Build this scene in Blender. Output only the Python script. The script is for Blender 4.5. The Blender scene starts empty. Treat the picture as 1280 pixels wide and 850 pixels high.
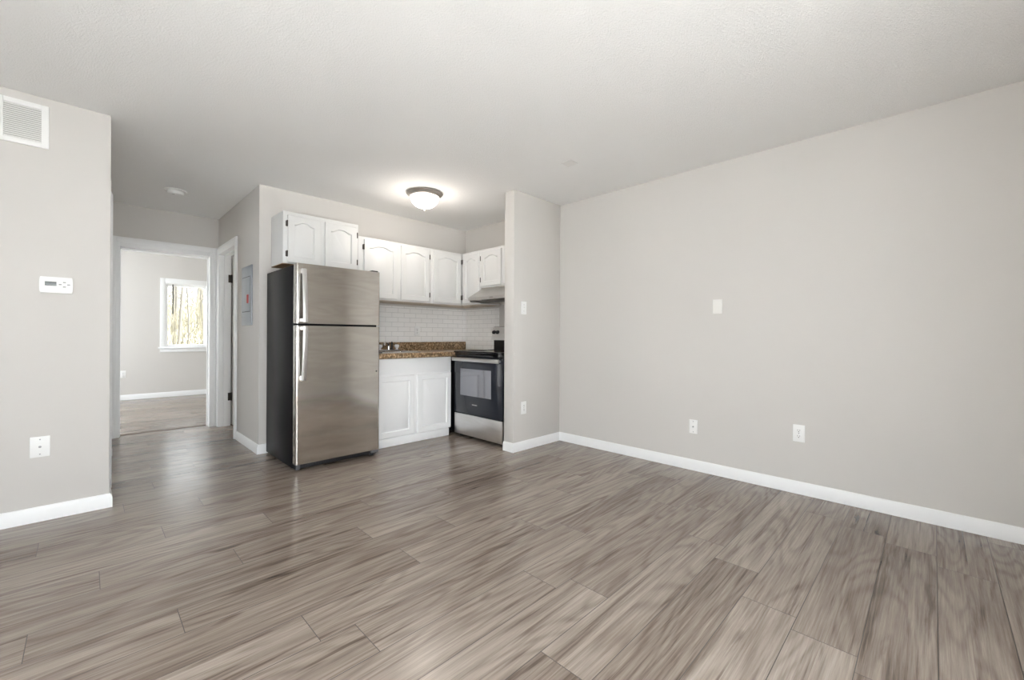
import bpy, bmesh, math, random
from mathutils import Vector, Matrix, noise as mnoise
random.seed(7)
S = bpy.context.scene
C = S.collection
PI = math.pi
R90 = -PI / 2

# ------------------------------------------------------------------ camera
yaw, roll, F_PX, CAM_Z = math.radians(44.796), math.radians(.301), 529.5, 1.0788
Rv = Vector((math.sin(yaw), -math.cos(yaw), 0)); Fv = Vector((math.cos(yaw), math.sin(yaw), 0)); Uv = Vector((0, 0, 1))
Rc = Rv * math.cos(roll) + Uv * math.sin(roll); Uc = -Rv * math.sin(roll) + Uv * math.cos(roll)
cd = bpy.data.cameras.new('camera'); cam = bpy.data.objects.new('camera', cd); C.objects.link(cam)
cd.sensor_width = 36; cd.lens = 36 * F_PX / 1280
cd.shift_x = -1.4 / 1280; cd.shift_y = -4.9 / 1280
cd.clip_start = .02
m = Matrix.Identity(4)
for i, v in enumerate((Rc, Uc, -Fv)):
    for j in range(3): m[j][i] = v[j]
m[2][3] = CAM_Z
cam.matrix_world = m
S.camera = cam

# ------------------------------------------------------------------ world, light, exposure
SKY = 6.6
w = bpy.data.worlds.new('sky'); S.world = w; w.use_nodes = True
bg = w.node_tree.nodes['Background']
bg.inputs[0].default_value = (.93, .965, 1, 1); bg.inputs[1].default_value = SKY
S.view_settings.view_transform = 'Standard'; S.view_settings.look = 'None'
S.view_settings.exposure = 0.44; S.view_settings.gamma = 1; S.view_settings.use_curve_mapping = False
S.cycles.max_bounces = 14; S.cycles.diffuse_bounces = 10; S.cycles.glossy_bounces = 6; S.cycles.transparent_max_bounces = 12
S.cycles.use_denoising = True
try: S.cycles.denoiser = 'OPENIMAGEDENOISE'
except Exception: pass
S.cycles.sample_clamp_indirect = 6
LAMP_W = 6.0
SUN_W = 62.0
sd = bpy.data.lights.new('sun', 'SUN'); sd.energy = SUN_W; sd.angle = math.radians(1.2); sd.color = (1, .985, .97)
so = bpy.data.objects.new('sun', sd); C.objects.link(so)
so.rotation_euler = Vector((-.36, .26, -.90)).to_track_quat('-Z', 'Y').to_euler()
def portal(loc, rot, sx, sy):
    l = bpy.data.lights.new('daylight_portal', 'AREA'); l.shape = 'RECTANGLE'; l.size = sx; l.size_y = sy
    l.cycles.is_portal = True
    o = bpy.data.objects.new('daylight_portal', l); C.objects.link(o); o.location = loc; o.rotation_euler = rot
# openings that let daylight in: (x0, x1, z0, z1)
REAR = (-1.15, 1.55, .20, 2.05)          # big window in the wall behind the camera
BEDW = (.945, 1.55, .855, 1.965)       # bedroom window seen through the doorway
BEDL = (6.5, 9.1, .3, 2.2)             # second bedroom window, side wall (y0, y1, z0, z1)
portal(((REAR[0] + REAR[1]) / 2, -.80, (REAR[2] + REAR[3]) / 2), (PI / 2, 0, 0), REAR[1] - REAR[0], REAR[3] - REAR[2])
portal(((BEDW[0] + BEDW[1]) / 2, 9.52, (BEDW[2] + BEDW[3]) / 2), (-PI / 2, 0, 0), BEDW[1] - BEDW[0], BEDW[3] - BEDW[2])
WEST_FILL = (.55, 1.70, .12, 2.0)          # unseen side-wall window added for extra daylight (y0, y1, z0, z1)
portal((-1.46, (WEST_FILL[0] + WEST_FILL[1]) / 2, (WEST_FILL[2] + WEST_FILL[3]) / 2), (PI / 2, 0, -PI / 2), WEST_FILL[1] - WEST_FILL[0], WEST_FILL[3] - WEST_FILL[2])
ROOM_FILL = (4.6, 5.85, .5, 2.05)             # unseen window and side room added to brighten the hallway
portal((-1.46, (ROOM_FILL[0] + ROOM_FILL[1]) / 2, (ROOM_FILL[2] + ROOM_FILL[3]) / 2), (PI / 2, 0, -PI / 2), ROOM_FILL[1] - ROOM_FILL[0], ROOM_FILL[3] - ROOM_FILL[2])
portal((-1.33, (BEDL[0] + BEDL[1]) / 2, (BEDL[2] + BEDL[3]) / 2), (PI / 2, 0, -PI / 2), BEDL[1] - BEDL[0], BEDL[3] - BEDL[2])

# ------------------------------------------------------------------ material helpers
def mat(name, col, rough=.5, metal=0, spec=.5, **kw):
    M = bpy.data.materials.new(name); M.use_nodes = True
    b = M.node_tree.nodes['Principled BSDF']
    b.inputs['Base Color'].default_value = (*col, 1); b.inputs['Roughness'].default_value = rough
    b.inputs['Metallic'].default_value = metal; b.inputs['Specular IOR Level'].default_value = spec
    for k, v in kw.items(): b.inputs[k.replace('_', ' ')].default_value = v
    return M
class NT:
    def __init__(s, M): s.M = M; s.n = M.node_tree.nodes; s.l = M.node_tree.links; s.b = s.n['Principled BSDF']
    def add(s, t, **kw):
        x = s.n.new(t)
        for k, v in kw.items():
            if k.startswith('i_'):
                x.inputs[k[2:].replace('_', ' ')].default_value = v
            else: setattr(x, k, v)
        return x
    def link(s, a, b): s.l.new(a, b)
    def coords(s, scale=(1, 1, 1), kind='Object'):
        t = s.add('ShaderNodeTexCoord'); mp = s.add('ShaderNodeMapping'); mp.inputs['Scale'].default_value = scale
        s.link(t.outputs[kind], mp.inputs[0]); return mp.outputs[0]
    def noise(s, vec, scale=5, detail=3, rough=.5, dist=0):
        x = s.add('ShaderNodeTexNoise'); x.inputs['Scale'].default_value = scale; x.inputs['Detail'].default_value = detail
        x.inputs['Roughness'].default_value = rough; x.inputs['Distortion'].default_value = dist
        if vec is not None: s.link(vec, x.inputs['Vector'])
        return x.outputs['Fac']
    def ramp(s, fac, stops):
        r = s.add('ShaderNodeValToRGB'); e = r.color_ramp.elements
        while len(e) < len(stops): e.new(.5)
        for q, (p, c) in zip(e, stops): q.position = p; q.color = (*c, 1) if len(c) == 3 else c
        s.link(fac, r.inputs[0]); return r.outputs[0]
    def math(s, op, a, b=None, c=None):
        x = s.add('ShaderNodeMath', operation=op)
        for i, v in enumerate((a, b, c)):
            if v is None: continue
            if isinstance(v, (int, float)): x.inputs[i].default_value = v
            else: s.link(v, x.inputs[i])
        return x.outputs[0]
    def mix(s, fac, a, b, mode='MIX'):
        x = s.add('ShaderNodeMix', data_type='RGBA', blend_type=mode)
        for i, v in ((0, fac), (6, a), (7, b)):
            if isinstance(v, (int, float)): x.inputs[i].default_value = v
            elif isinstance(v, tuple): x.inputs[i].default_value = (*v, 1)
            else: s.link(v, x.inputs[i])
        return x.outputs[2]
    def bump(s, h, strength=.2, dist=.001):
        x = s.add('ShaderNodeBump'); x.inputs['Strength'].default_value = strength; x.inputs['Distance'].default_value = dist
        s.link(h, x.inputs['Height']); s.link(x.outputs[0], s.b.inputs['Normal'])

WALL = mat('wall_paint', (.665, .640, .610), .75, spec=.25)
t = NT(WALL); v = t.coords((1, 1, 1)); t.bump(t.noise(v, 190, 3), .12, .002)
t.link(t.mix(t.noise(v, 1.3, 2), (.592, .572, .548), (.612, .592, .568)), t.b.inputs['Base Color'])
CEIL = mat('ceiling_texture', (.865, .862, .855), .9, spec=.1)
t = NT(CEIL); v = t.coords((1, 1, 1)); h = t.noise(v, 120, 4, .7, .6)
t.bump(t.ramp(h, [(.38, (0, 0, 0)), (.66, (1, 1, 1))]), .5, .006)
TRIM = mat('white_trim_paint', (.83, .835, .84), .38)
CAB = mat('white_cabinet_paint_dimmed', (.69, .69, .682), .35)  # wall cabinets: the shared white, darkened to offset the close lamp
CABB = mat('white_cabinet_paint_lightened', (.89, .895, .90), .35)  # same white as the wall cabinets, lightened where little light reaches
PLATE = mat('white_plastic', (.82, .82, .81), .35)
PLATE2 = mat('off_white_plastic', (.74, .735, .72), .4)
DARK = mat('dark_slot', (.04, .04, .04), .5)
GREYSCREW = mat('grey_metal_screw', (.35, .35, .36), .4, .6)
BRONZE = mat('dark_bronze_hinge', (.05, .042, .035), .45, .6)
BLACKP = mat('black_plastic', (.012, .012, .014), .45)
NICKEL = mat('brushed_nickel', (.40, .37, .34), .38, .85)
CHROME = mat('chrome', (.72, .72, .72), .12, 1)
ACRYL = mat('clear_acrylic', (.72, .72, .74), .1, 0, .8)
PALEB = mat('pale_cabinet_underside', (.52, .45, .36), .6)
WOODB = mat('unfinished_brown_board', (.26, .15, .065), .7)
t = NT(WOODB); t.link(t.ramp(t.noise(t.coords((3, 40, 3)), 3, 4), [(.3, (.20, .11, .045)), (.7, (.32, .19, .085))]), t.b.inputs['Base Color'])

def steel(name, c0, c1, rough, stretch=(1.3, 1.3, 7), aniso=0.0):
    M = mat(name, c0, rough, 1)
    t = NT(M); v = t.coords(stretch)
    n = t.noise(v, 2.2, 2, .5, 1.2)
    t.link(t.mix(t.ramp(n, [(.35, (0, 0, 0)), (.7, (1, 1, 1))]), c0, c1), t.b.inputs['Base Color'])
    t.link(t.math('MULTIPLY_ADD', n, .08, rough - .04), t.b.inputs['Roughness'])
    f = t.noise(t.coords((3, 3, 500)), 1, 1)
    t.bump(f, .008, .001)
    return M
STEEL = steel('stainless_steel_fridge', (.59, .565, .53), (.68, .65, .61), .12)
STEEL2 = steel('stainless_steel_range', (.70, .685, .67), (.76, .75, .74), .33)
HSTEEL = mat('bright_steel_handle', (.62, .61, .60), .32, 1)
HOODM = steel('stainless_steel_hood', (.52, .50, .475), (.58, .56, .53), .33)
FRSIDE = mat('charcoal_fridge_side', (.011, .011, .0125), .36, 0, .06)
t = NT(FRSIDE); t.bump(t.noise(t.coords((1, 1, 1)), 420, 2), .22, .001)
BGLASS = mat('black_ceramic_glass', (.008, .008, .010), .08, 0, .5)
OGLASS = mat('dark_oven_glass', (.022, .025, .033), .10, 0, .42)
OWIN = mat('mirrored_oven_window', (.30, .30, .33), .08, .85)
GRANITE = mat('brown_speckled_laminate', (.22, .13, .07), .3)
t = NT(GRANITE); v = t.coords()
g1 = t.ramp(t.noise(v, 55, 4, .75), [(.36, (.05, .034, .018)), (.45, (.175, .115, .058)), (.54, (.32, .235, .14)), (.66, (.60, .50, .37))])
g2 = t.ramp(t.noise(v, 12, 2), [(.4, (.85, .8, .75)), (.65, (1.1, 1.0, .92))])
t.link(t.mix(1.0, g1, g2, 'MULTIPLY'), t.b.inputs['Base Color'])
TILE = mat('white_subway_tile', (.8, .79, .78), .22)
t = NT(TILE); tc = t.add('ShaderNodeTexCoord'); sp = t.add('ShaderNodeSeparateXYZ'); t.link(tc.outputs['Object'], sp.inputs[0])
cb = t.add('ShaderNodeCombineXYZ'); t.link(t.math('ADD', sp.outputs[0], sp.outputs[1]), cb.inputs[0]); t.link(sp.outputs[2], cb.inputs[1])
bk = t.add('ShaderNodeTexBrick'); t.link(cb.outputs[0], bk.inputs['Vector'])
for k, q in (('Scale', 1), ('Brick Width', .155), ('Row Height', .0535), ('Mortar Size', .0022), ('Mortar Smooth', .1), ('Bias', 0)): bk.inputs[k].default_value = q
bk.inputs['Color1'].default_value = (.90, .885, .87, 1); bk.inputs['Color2'].default_value = (.87, .855, .84, 1); bk.inputs['Mortar'].default_value = (.66, .65, .635, 1)
t.link(bk.outputs['Color'], t.b.inputs['Base Color'])
inv = t.math('SUBTRACT', 1, bk.outputs['Fac']); t.bump(inv, .5, .002)
PANEL = mat('grey_blue_panel_enamel', (.29, .315, .345), .4)
RED = mat('red_latch', (.35, .04, .04), .5)
LCD = mat('grey_lcd', (.16, .18, .18), .25)
BTN = mat('grey_button', (.33, .33, .32), .5)
GLASS = bpy.data.materials.new('window_glass'); GLASS.use_nodes = True
nn = GLASS.node_tree.nodes; nn.clear(); ll = GLASS.node_tree.links
o_ = nn.new('ShaderNodeOutputMaterial'); mx = nn.new('ShaderNodeMixShader'); tr = nn.new('ShaderNodeBsdfTransparent'); gl = nn.new('ShaderNodeBsdfGlossy')
gl.inputs['Roughness'].default_value = .02; mx.inputs[0].default_value = .06; tr.inputs[0].default_value = (.97, .98, .98, 1)
ll.new(tr.outputs[0], mx.inputs[1]); ll.new(gl.outputs[0], mx.inputs[2]); ll.new(mx.outputs[0], o_.inputs[0])
SCREEN = GLASS.copy(); SCREEN.name = 'window_glass_dimmed'  # bedroom pane tinted grey to dim the outdoors; no mesh is modelled
for q in SCREEN.node_tree.nodes:
    if q.type == 'BSDF_TRANSPARENT': q.inputs[0].default_value = (.80, .81, .81, 1)
BOWL = mat('lit_frosted_glass', (.9, .88, .84), .4)
BOWL.node_tree.nodes['Principled BSDF'].inputs['Emission Color'].default_value = (1, .93, .83, 1)
BOWL.node_tree.nodes['Principled BSDF'].inputs['Emission Strength'].default_value = 3.2
BARK = mat('pale_grey_bark', (.085, .078, .066), .9)
LITTER = mat('fallen_leaves_ground', (.16, .13, .085), .95)
t = NT(LITTER); t.link(t.ramp(t.noise(t.coords(), 2.5, 5, .7), [(.35, (.14, .125, .085)), (.65, (.26, .24, .175))]), t.b.inputs['Base Color'])
TWIG = mat('pale_twigs', (.17, .157, .112), .9)

# wood laminate: per-plank tone from the mesh attribute 'rnd', grain from stretched noise
WOOD = mat('grey_brown_wood_laminate', (.3, .25, .21), .3, spec=.5)
t = NT(WOOD)
uvn = t.add('ShaderNodeUVMap', uv_map='UVMap'); at = t.add('ShaderNodeAttribute', attribute_name='rnd', attribute_type='GEOMETRY')
sr = t.add('ShaderNodeSeparateColor'); t.link(at.outputs['Color'], sr.inputs[0])
su = t.add('ShaderNodeSeparateXYZ'); t.link(uvn.outputs[0], su.inputs[0])
def wv(ku, kv, kr):
    c = t.add('ShaderNodeCombineXYZ')
    t.link(t.math('MULTIPLY', su.outputs[0], ku), c.inputs[0]); t.link(t.math('MULTIPLY', su.outputs[1], kv), c.inputs[1])
    t.link(t.math('MULTIPLY', sr.outputs[0], kr), c.inputs[2]); return c.outputs[0]
field = t.noise(wv(.75, 4.6, 97), 1.0, 1.6, .4, .25)
rings = t.math('SINE', t.math('MULTIPLY', field, 80))
rings = t.math('MULTIPLY_ADD', rings, .5, .5)
rings = t.math('MULTIPLY', rings, rings)
fib = t.noise(wv(4, 150, 31), 1, 4, .7)
fib2 = t.noise(wv(1.6, 60, 57), 1, 5, .7)
streak = t.ramp(t.noise(wv(1.3, 26, 71), 1, 5, .6, .5), [(.54, (0, 0, 0)), (.68, (1, 1, 1))])
cloud = t.noise(wv(1.4, 5, 13), 1, 2)
knot = t.ramp(t.noise(wv(3.2, 11, 43), 1, 1.5, .4), [(.72, (0, 0, 0)), (.80, (1, 1, 1))])
val = t.math('MULTIPLY_ADD', sr.outputs[1], .20, .43)
val = t.math('MULTIPLY_ADD', t.math('SUBTRACT', cloud, .5), .20, val)
val = t.math('MULTIPLY_ADD', t.math('SUBTRACT', rings, .4), -.13, val)
val = t.math('MULTIPLY_ADD', t.math('SUBTRACT', fib, .5), .70, val)
val = t.math('MULTIPLY_ADD', t.math('SUBTRACT', fib2, .5), .42, val)
val = t.math('MULTIPLY_ADD', streak, -.30, val)
val = t.math('MULTIPLY_ADD', knot, -.30, val)
colr = t.ramp(val, [(0.0, (.044, .031, .023)), (.28, (.130, .100, .079)), (.5, (.220, .178, .147)), (.85, (.365, .315, .272))])
t.link(colr, t.b.inputs['Base Color'])
t.link(t.math('MULTIPLY_ADD', fib2, .10, .18), t.b.inputs['Roughness'])
t.bump(t.math('ADD', t.math('MULTIPLY', fib, .6), t.math('MULTIPLY', rings, .3)), .10, .0008)
GAP = mat('dark_floor_gap', (.05, .04, .033), .8)

# ------------------------------------------------------------------ mesh helpers
def link(name, me, m_, parent=None, smooth=False):
    o = bpy.data.objects.new(name, me); C.objects.link(o)
    if m_: me.materials.append(m_)
    if parent: o.parent = parent
    if smooth:
        for p in me.polygons: p.use_smooth = True
    return o
def bx(bm, a, b, bev=0, seg=2):
    a, b = [min(p, q) for p, q in zip(a, b)], [max(p, q) for p, q in zip(a, b)]
    r = bmesh.ops.create_cube(bm, size=1)
    for v in r['verts']:
        for i in range(3): v.co[i] = a[i] if v.co[i] < 0 else b[i]
    if bev:
        e = list({e for v in r['verts'] for e in v.link_edges})
        bmesh.ops.bevel(bm, geom=e, offset=min(bev, .49 * min(q - p for p, q in zip(a, b))), segments=seg, profile=.5, affect='EDGES', clamp_overlap=True)
def fin(bm, name, m_, parent=None, off=None, smooth=False, auto=True):
    """World-coordinate bmesh -> object; with a parent the parent's location is taken off (roots are unrotated then)."""
    if off is not None: bmesh.ops.translate(bm, verts=bm.verts, vec=-Vector(off))
    bmesh.ops.recalc_face_normals(bm, faces=bm.faces)
    me = bpy.data.meshes.new(name); bm.to_mesh(me); bm.free()
    if auto:
        for p in me.polygons: p.use_smooth = True
        try: me.set_sharp_from_angle(angle=math.radians(35))
        except Exception: pass
    return link(name, me, m_, parent)
def boxes(name, L, m_, parent=None, off=None, bev=0):
    bm = bmesh.new()
    for q in L: bx(bm, q[0], q[1], q[2] if len(q) > 2 else bev)
    return fin(bm, name, m_, parent, off)
def lathe(name, prof, c, m_, parent=None, off=None, n=48, axis='Z'):
    bm = bmesh.new(); rows = []
    for r, h in prof:
        row = []
        if r < 1e-6:
            row = [bm.verts.new((0, 0, h))] * n
        else:
            row = [bm.verts.new((r * math.cos(2 * PI * i / n), r * math.sin(2 * PI * i / n), h)) for i in range(n)]
        rows.append(row)
    for p, q in zip(rows, rows[1:]):
        for i in range(n):
            f = []
            for v in (p[i], p[(i + 1) % n], q[(i + 1) % n], q[i]):
                if v not in f: f.append(v)
            if len(f) > 2:
                try: bm.faces.new(f)
                except ValueError: pass
    if prof[0][0] > 1e-6: bm.faces.new(list(reversed(rows[0])))
    if prof[-1][0] > 1e-6: bm.faces.new(rows[-1])
    if axis == '-Y': bmesh.ops.rotate(bm, verts=bm.verts, matrix=Matrix.Rotation(PI / 2, 3, 'X'))
    if axis == '-X': bmesh.ops.rotate(bm, verts=bm.verts, matrix=Matrix.Rotation(-PI / 2, 3, 'Y'))
    bmesh.ops.translate(bm, verts=bm.verts, vec=c)
    return fin(bm, name, m_, parent, off)
def tube(bm, pts, rad, n=10):
    pts = [Vector(p) for p in pts]; rads = rad if isinstance(rad, (list, tuple)) else [rad] * len(pts); rings = []
    for i, p in enumerate(pts):
        d = (pts[min(i + 1, len(pts) - 1)] - pts[max(i - 1, 0)]).normalized()
        a = d.orthogonal().normalized() if i == 0 else (a - d * a.dot(d)).normalized()
        b = d.cross(a)
        rings.append([bm.verts.new(p + (a * math.cos(2 * PI * k / n) + b * math.sin(2 * PI * k / n)) * rads[i]) for k in range(n)])
    for p, q in zip(rings, rings[1:]):
        for k in range(n): bm.faces.new((p[k], p[(k + 1) % n], q[(k + 1) % n], q[k]))
    bm.faces.new(list(reversed(rings[0]))); bm.faces.new(rings[-1])
def prism(bm, poly, axis, a, b):
    """Extrude a 2-D polygon along an axis: axis 'X' -> poly is (y,z); 'Y' -> (x,z)."""
    def P(u, v, t): return (t, u, v) if axis == 'X' else (u, t, v)
    A = [bm.verts.new(P(u, v, a)) for u, v in poly]; B = [bm.verts.new(P(u, v, b)) for u, v in poly]
    n = len(poly); bm.faces.new(A); bm.faces.new(list(reversed(B)))
    for i in range(n): bm.faces.new((A[i], B[i], B[(i + 1) % n], A[(i + 1) % n]))
def thing(name, label, cat, loc=(0, 0, 0), rz=0, group=None):
    o = bpy.data.objects.new(name, None); C.objects.link(o); o.empty_display_size = .1
    o.location = loc; o.rotation_euler = (0, 0, rz); o['label'] = label; o['category'] = cat
    if group: o['group'] = group
    return o
def tag(o, label, cat, group=None, kind=None):
    o['label'] = label; o['category'] = cat
    if group: o['group'] = group
    if kind: o['kind'] = kind
    return o
def struct(name, L, m_, label=None, bev=0):
    o = boxes(name, L, m_, bev=bev); o['kind'] = 'structure'
    if label: o['label'] = label
    return o

# ------------------------------------------------------------------ the room shell
XR, YK, YL, XL, XH, YH, YS0, YS1, XS = 3.475, 4.33, 3.648, .104, 1.098, 6.011, 2.763, 2.887, 2.789
H = 2.44; XW, YB, YBED = -1.45, -.67, 9.38
BATH_FILL = (4.75, 5.75, .95, 2.1)            # unseen bathroom window added to brighten the hallway (y0, y1, z0, z1)
struct('wall_right', [((XR, YB - .12, 0), (XR + .12, BATH_FILL[0], H)), ((XR, BATH_FILL[1], 0), (XR + .12, 6.131, H)), ((XR, BATH_FILL[0], 0), (XR + .12, BATH_FILL[1], BATH_FILL[2])), ((XR, BATH_FILL[0], BATH_FILL[3]), (XR + .12, BATH_FILL[1], H))], WALL, 'long plain greige wall on the right with outlets')
struct('wall_kitchen', [((XH, YK, 0), (XR, YK + .11, H))], WALL, 'greige wall behind the fridge and kitchen cabinets')
struct('wall_stub', [((XS, YS0, 0), (XR, YS1, H), .004)], WALL, 'short greige partition wall beside the stove')
struct('wall_left', [((XW, YL, 0), (XL, YL + .112, H), .004)], WALL, 'greige wall on the left with the vent grille and thermostat')
struct('wall_hallway_left', [((-.02, YL + .112, 0), (XL, 4.13, H)), ((-.02, 4.13, 2.03), (XL, 4.89, H)), ((-.02, 4.89, 0), (XL, 5.15, H)), ((-.02, 5.15, 0), (.15, YH, H))], WALL, 'left wall of the hallway')
struct('wall_hallway_right', [((XH, YK + .11, 0), (XH + .11, 5.16, H)), ((XH, 5.16, 2.03), (XH + .11, 5.94, H)), ((XH, 5.94, 0), (XH + .11, YH, H))], WALL, 'right wall of the hallway with the electrical panel')
struct('wall_hallway_end', [((-1.33, YH, 0), (.225, YH + .12, H)), ((.225, YH, 2.005), (1.03, YH + .12, H)), ((1.03, YH, 0), (XR, YH + .12, H))], WALL, 'greige wall at the end of the hallway above the bedroom doorway')
struct('wall_rear', [((XW - .12, YB - .12, 0), (REAR[0], YB, H)), ((REAR[1], YB - .12, 0), (XR, YB, H)), ((REAR[0], YB - .12, 0), (REAR[1], YB, REAR[2])), ((REAR[0], YB - .12, REAR[3]), (REAR[1], YB, H))], WALL)
struct('wall_side', [((XW - .12, YB, 0), (XW, WEST_FILL[0], H)), ((XW - .12, WEST_FILL[1], 0), (XW, YL + .112, H)), ((XW - .12, WEST_FILL[0], 0), (XW, WEST_FILL[1], WEST_FILL[2])), ((XW - .12, WEST_FILL[0], WEST_FILL[3]), (XW, WEST_FILL[1], H))], WALL)
struct('wall_added_room_side', [((XW - .12, YL + .112, 0), (XW, ROOM_FILL[0], H)), ((XW - .12, ROOM_FILL[1], 0), (XW, YH + .12, H)), ((XW - .12, ROOM_FILL[0], 0), (XW, ROOM_FILL[1], ROOM_FILL[2])), ((XW - .12, ROOM_FILL[0], ROOM_FILL[3]), (XW, ROOM_FILL[1], H))], WALL)  # outer wall of the unseen side room added for hallway daylight
BX0, BX1 = -1.33, 2.3
struct('wall_bedroom_back', [((BX0 - .12, YBED, 0), (BEDW[0], YBED + .14, H)), ((BEDW[1], YBED, 0), (BX1 + .12, YBED + .14, H)), ((BEDW[0], YBED, 0), (BEDW[1], YBED + .14, BEDW[2])), ((BEDW[0], YBED, BEDW[3]), (BEDW[1], YBED + .14, H))], WALL, 'bedroom wall with the white framed window')
struct('wall_bedroom_left', [((BX0 - .12, YH + .12, 0), (BX0, BEDL[0], H)), ((BX0 - .12, BEDL[1], 0), (BX0, YBED, H)), ((BX0 - .12, BEDL[0], 0), (BX0, BEDL[1], BEDL[2])), ((BX0 - .12, BEDL[0], BEDL[3]), (BX0, BEDL[1], H))], WALL)
struct('wall_bedroom_right', [((BX1, YH + .12, 0), (BX1 + .12, YBED, H))], WALL)
struct('ceiling', [((XW - .12, YB - .12, H), (XR + .12, YBED + .14, H + .12))], CEIL, 'white textured ceiling')

# floor: every plank is its own face pair with a thin dark gap beneath
PW, PL_, Y0 = .193, 1.22, -.015
KNOWN = {0: 2.97, 6: 1.42, 8: .586, 10: .255, 1: .62, 2: 1.93, 3: .95, 4: 2.32, 5: .30, 7: 1.93, 9: 1.12}
def planks(name, x0, x1, y0, y1, label):
    verts, faces, uvs, rnd = [], [], [], []
    rg = random.Random(11)
    for k in range(math.floor((y0 - Y0) / PW), math.ceil((y1 - Y0) / PW)):
        off = KNOWN.get(k, (k * .618 * PL_ + rg.uniform(-.12, .12)) % PL_)
        j0 = math.floor((x0 - off) / PL_)
        for j in range(j0, math.ceil((x1 - off) / PL_)):
            a, b = max(x0, off + j * PL_), min(x1, off + (j + 1) * PL_)
            if b - a < .01: continue
            ya, yb = max(y0, Y0 + k * PW), min(y1, Y0 + (k + 1) * PW)
            if yb - ya < .01: continue
            r1 = rg.random(); tone = rg.random()
            ym = (ya + yb) / 2 + rg.uniform(-.012, .012); g = .0014
            for q, (p0, p1) in enumerate(((ya + g, ym), (ym, yb - g))):
                tn = min(1, max(0, tone + rg.uniform(-.22, .22))); r2 = (r1 + .37 * q) % 1
                n = len(verts)
                verts += [(a + g, p0, 0), (b - g, p0, 0), (b - g, p1, 0), (a + g, p1, 0)]
                faces.append((n, n + 1, n + 2, n + 3))
                uvs += [(x - off, y) for x, y in ((a, p0), (b, p0), (b, p1), (a, p1))]
                rnd += [(r2, tn, 0, 1)] * 4
    me = bpy.data.meshes.new(name); me.from_pydata(verts, [], faces)
    n = len(verts)
    uv = me.uv_layers.new(name='UVMap')
    for lp in me.loops: uv.data[lp.index].uv = uvs[lp.vertex_index]
    ca = me.attributes.new('rnd', 'FLOAT_COLOR', 'POINT')
    for i, c in enumerate(rnd): ca.data[i].color = c
    # the dark underlay showing in the gaps, and the slab
    me.materials.append(WOOD); me.materials.append(GAP)
    bm = bmesh.new(); bm.from_mesh(me); nf = len(bm.faces)
    bx(bm, (x0, y0, -.12), (x1, y1, -.0012)); bm.faces.ensure_lookup_table()
    for f in bm.faces[nf:]: f.material_index = 1
    bm.to_mesh(me); bm.free()
    o = bpy.data.objects.new(name, me); C.objects.link(o); o['kind'] = 'structure'; o['label'] = label
    return o
planks('floor', XW - .12, XR + .12, YB - .12, 6.14, 'grey brown wood laminate plank floor of the living room and hallway')
planks('floor_bedroom', XW - .12, XR + .12, 6.18, YBED + .14, 'grey brown wood laminate plank floor of the bedroom')
struct('trim_threshold', [((.24, 6.128, -.06), (1.02, 6.182, .004), .003)], mat('brown_threshold', (.12, .085, .062), .5), 'brown floor transition strip in the bedroom doorway')
struct('floor_slab', [((XW - .12, 6.14, -.12), (XR + .12, 6.18, -.002))], GAP)

# baseboards (profile: flat face, eased top)
BH, BT = .085, .014
def base(name, a, b, n, label=None, ends=(0, 0)):
    """Baseboard along a->b (2-D, on the wall face); n = the wall's outward normal."""
    a, b, n = Vector((*a, 0)), Vector((*b, 0)), Vector((*n, 0))
    d = (b - a).normalized()
    prof = [(0, 0), (BT, 0), (BT, BH * .70), (BT * .75, BH * .80), (BT * .62, BH * .94), (BT * .35, BH), (0, BH)]
    bm = bmesh.new()
    A, B = [], []
    for o_, z in prof:
        A.append(bm.verts.new(a + n * o_ - d * (o_ * ends[0]) + Uv * z)); B.append(bm.verts.new(b + n * o_ + d * (o_ * ends[1]) + Uv * z))
    bm.faces.new(A); bm.faces.new(list(reversed(B)))
    for i in range(len(prof)): bm.faces.new((A[i], B[i], B[(i + 1) % len(prof)], A[(i + 1) % len(prof)]))
    o = fin(bm, name, TRIM); o['kind'] = 'structure'
    if label: o['label'] = label
    return o
base('baseboard_right', (XR, YB), (XR, YS0), (-1, 0), 'white baseboard along the long right wall', (0, -1))
base('baseboard_stub', (XR, YS0), (XS, YS0), (0, -1), 'white baseboard on the short partition wall', (-1, 1))
base('baseboard_stub_end', (XS, YS0), (XS, YS1), (-1, 0), 'white baseboard on the end of the partition wall', (1, 0))
base('baseboard_left', (XW, YL), (XL, YL), (0, -1), 'white baseboard under the thermostat wall', (0, 1))
base('baseboard_left_end', (XL, YL), (XL, 4.06), (1, 0), 'white baseboard on the end of the left wall', (1, 0))
base('baseboard_hallway_left', (.15, 5.15), (.15, YH), (1, 0))
base('baseboard_hallway_right', (XH, YK), (XH, 5.10), (-1, 0), 'white baseboard below the electrical panel', (1, 0))
base('baseboard_kitchen', (XH, YK), (1.875, YK), (0, -1), 'white baseboard beside and behind the fridge', (1, 0))
base('baseboard_bedroom', (BX0, YBED), (BX1, YBED), (0, -1), 'white baseboard under the bedroom window')
base('baseboard_rear', (XW, YB), (XR, YB), (0, 1))
base('baseboard_side', (XW, WEST_FILL[1] + .065), (XW, YL), (1, 0))

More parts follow.
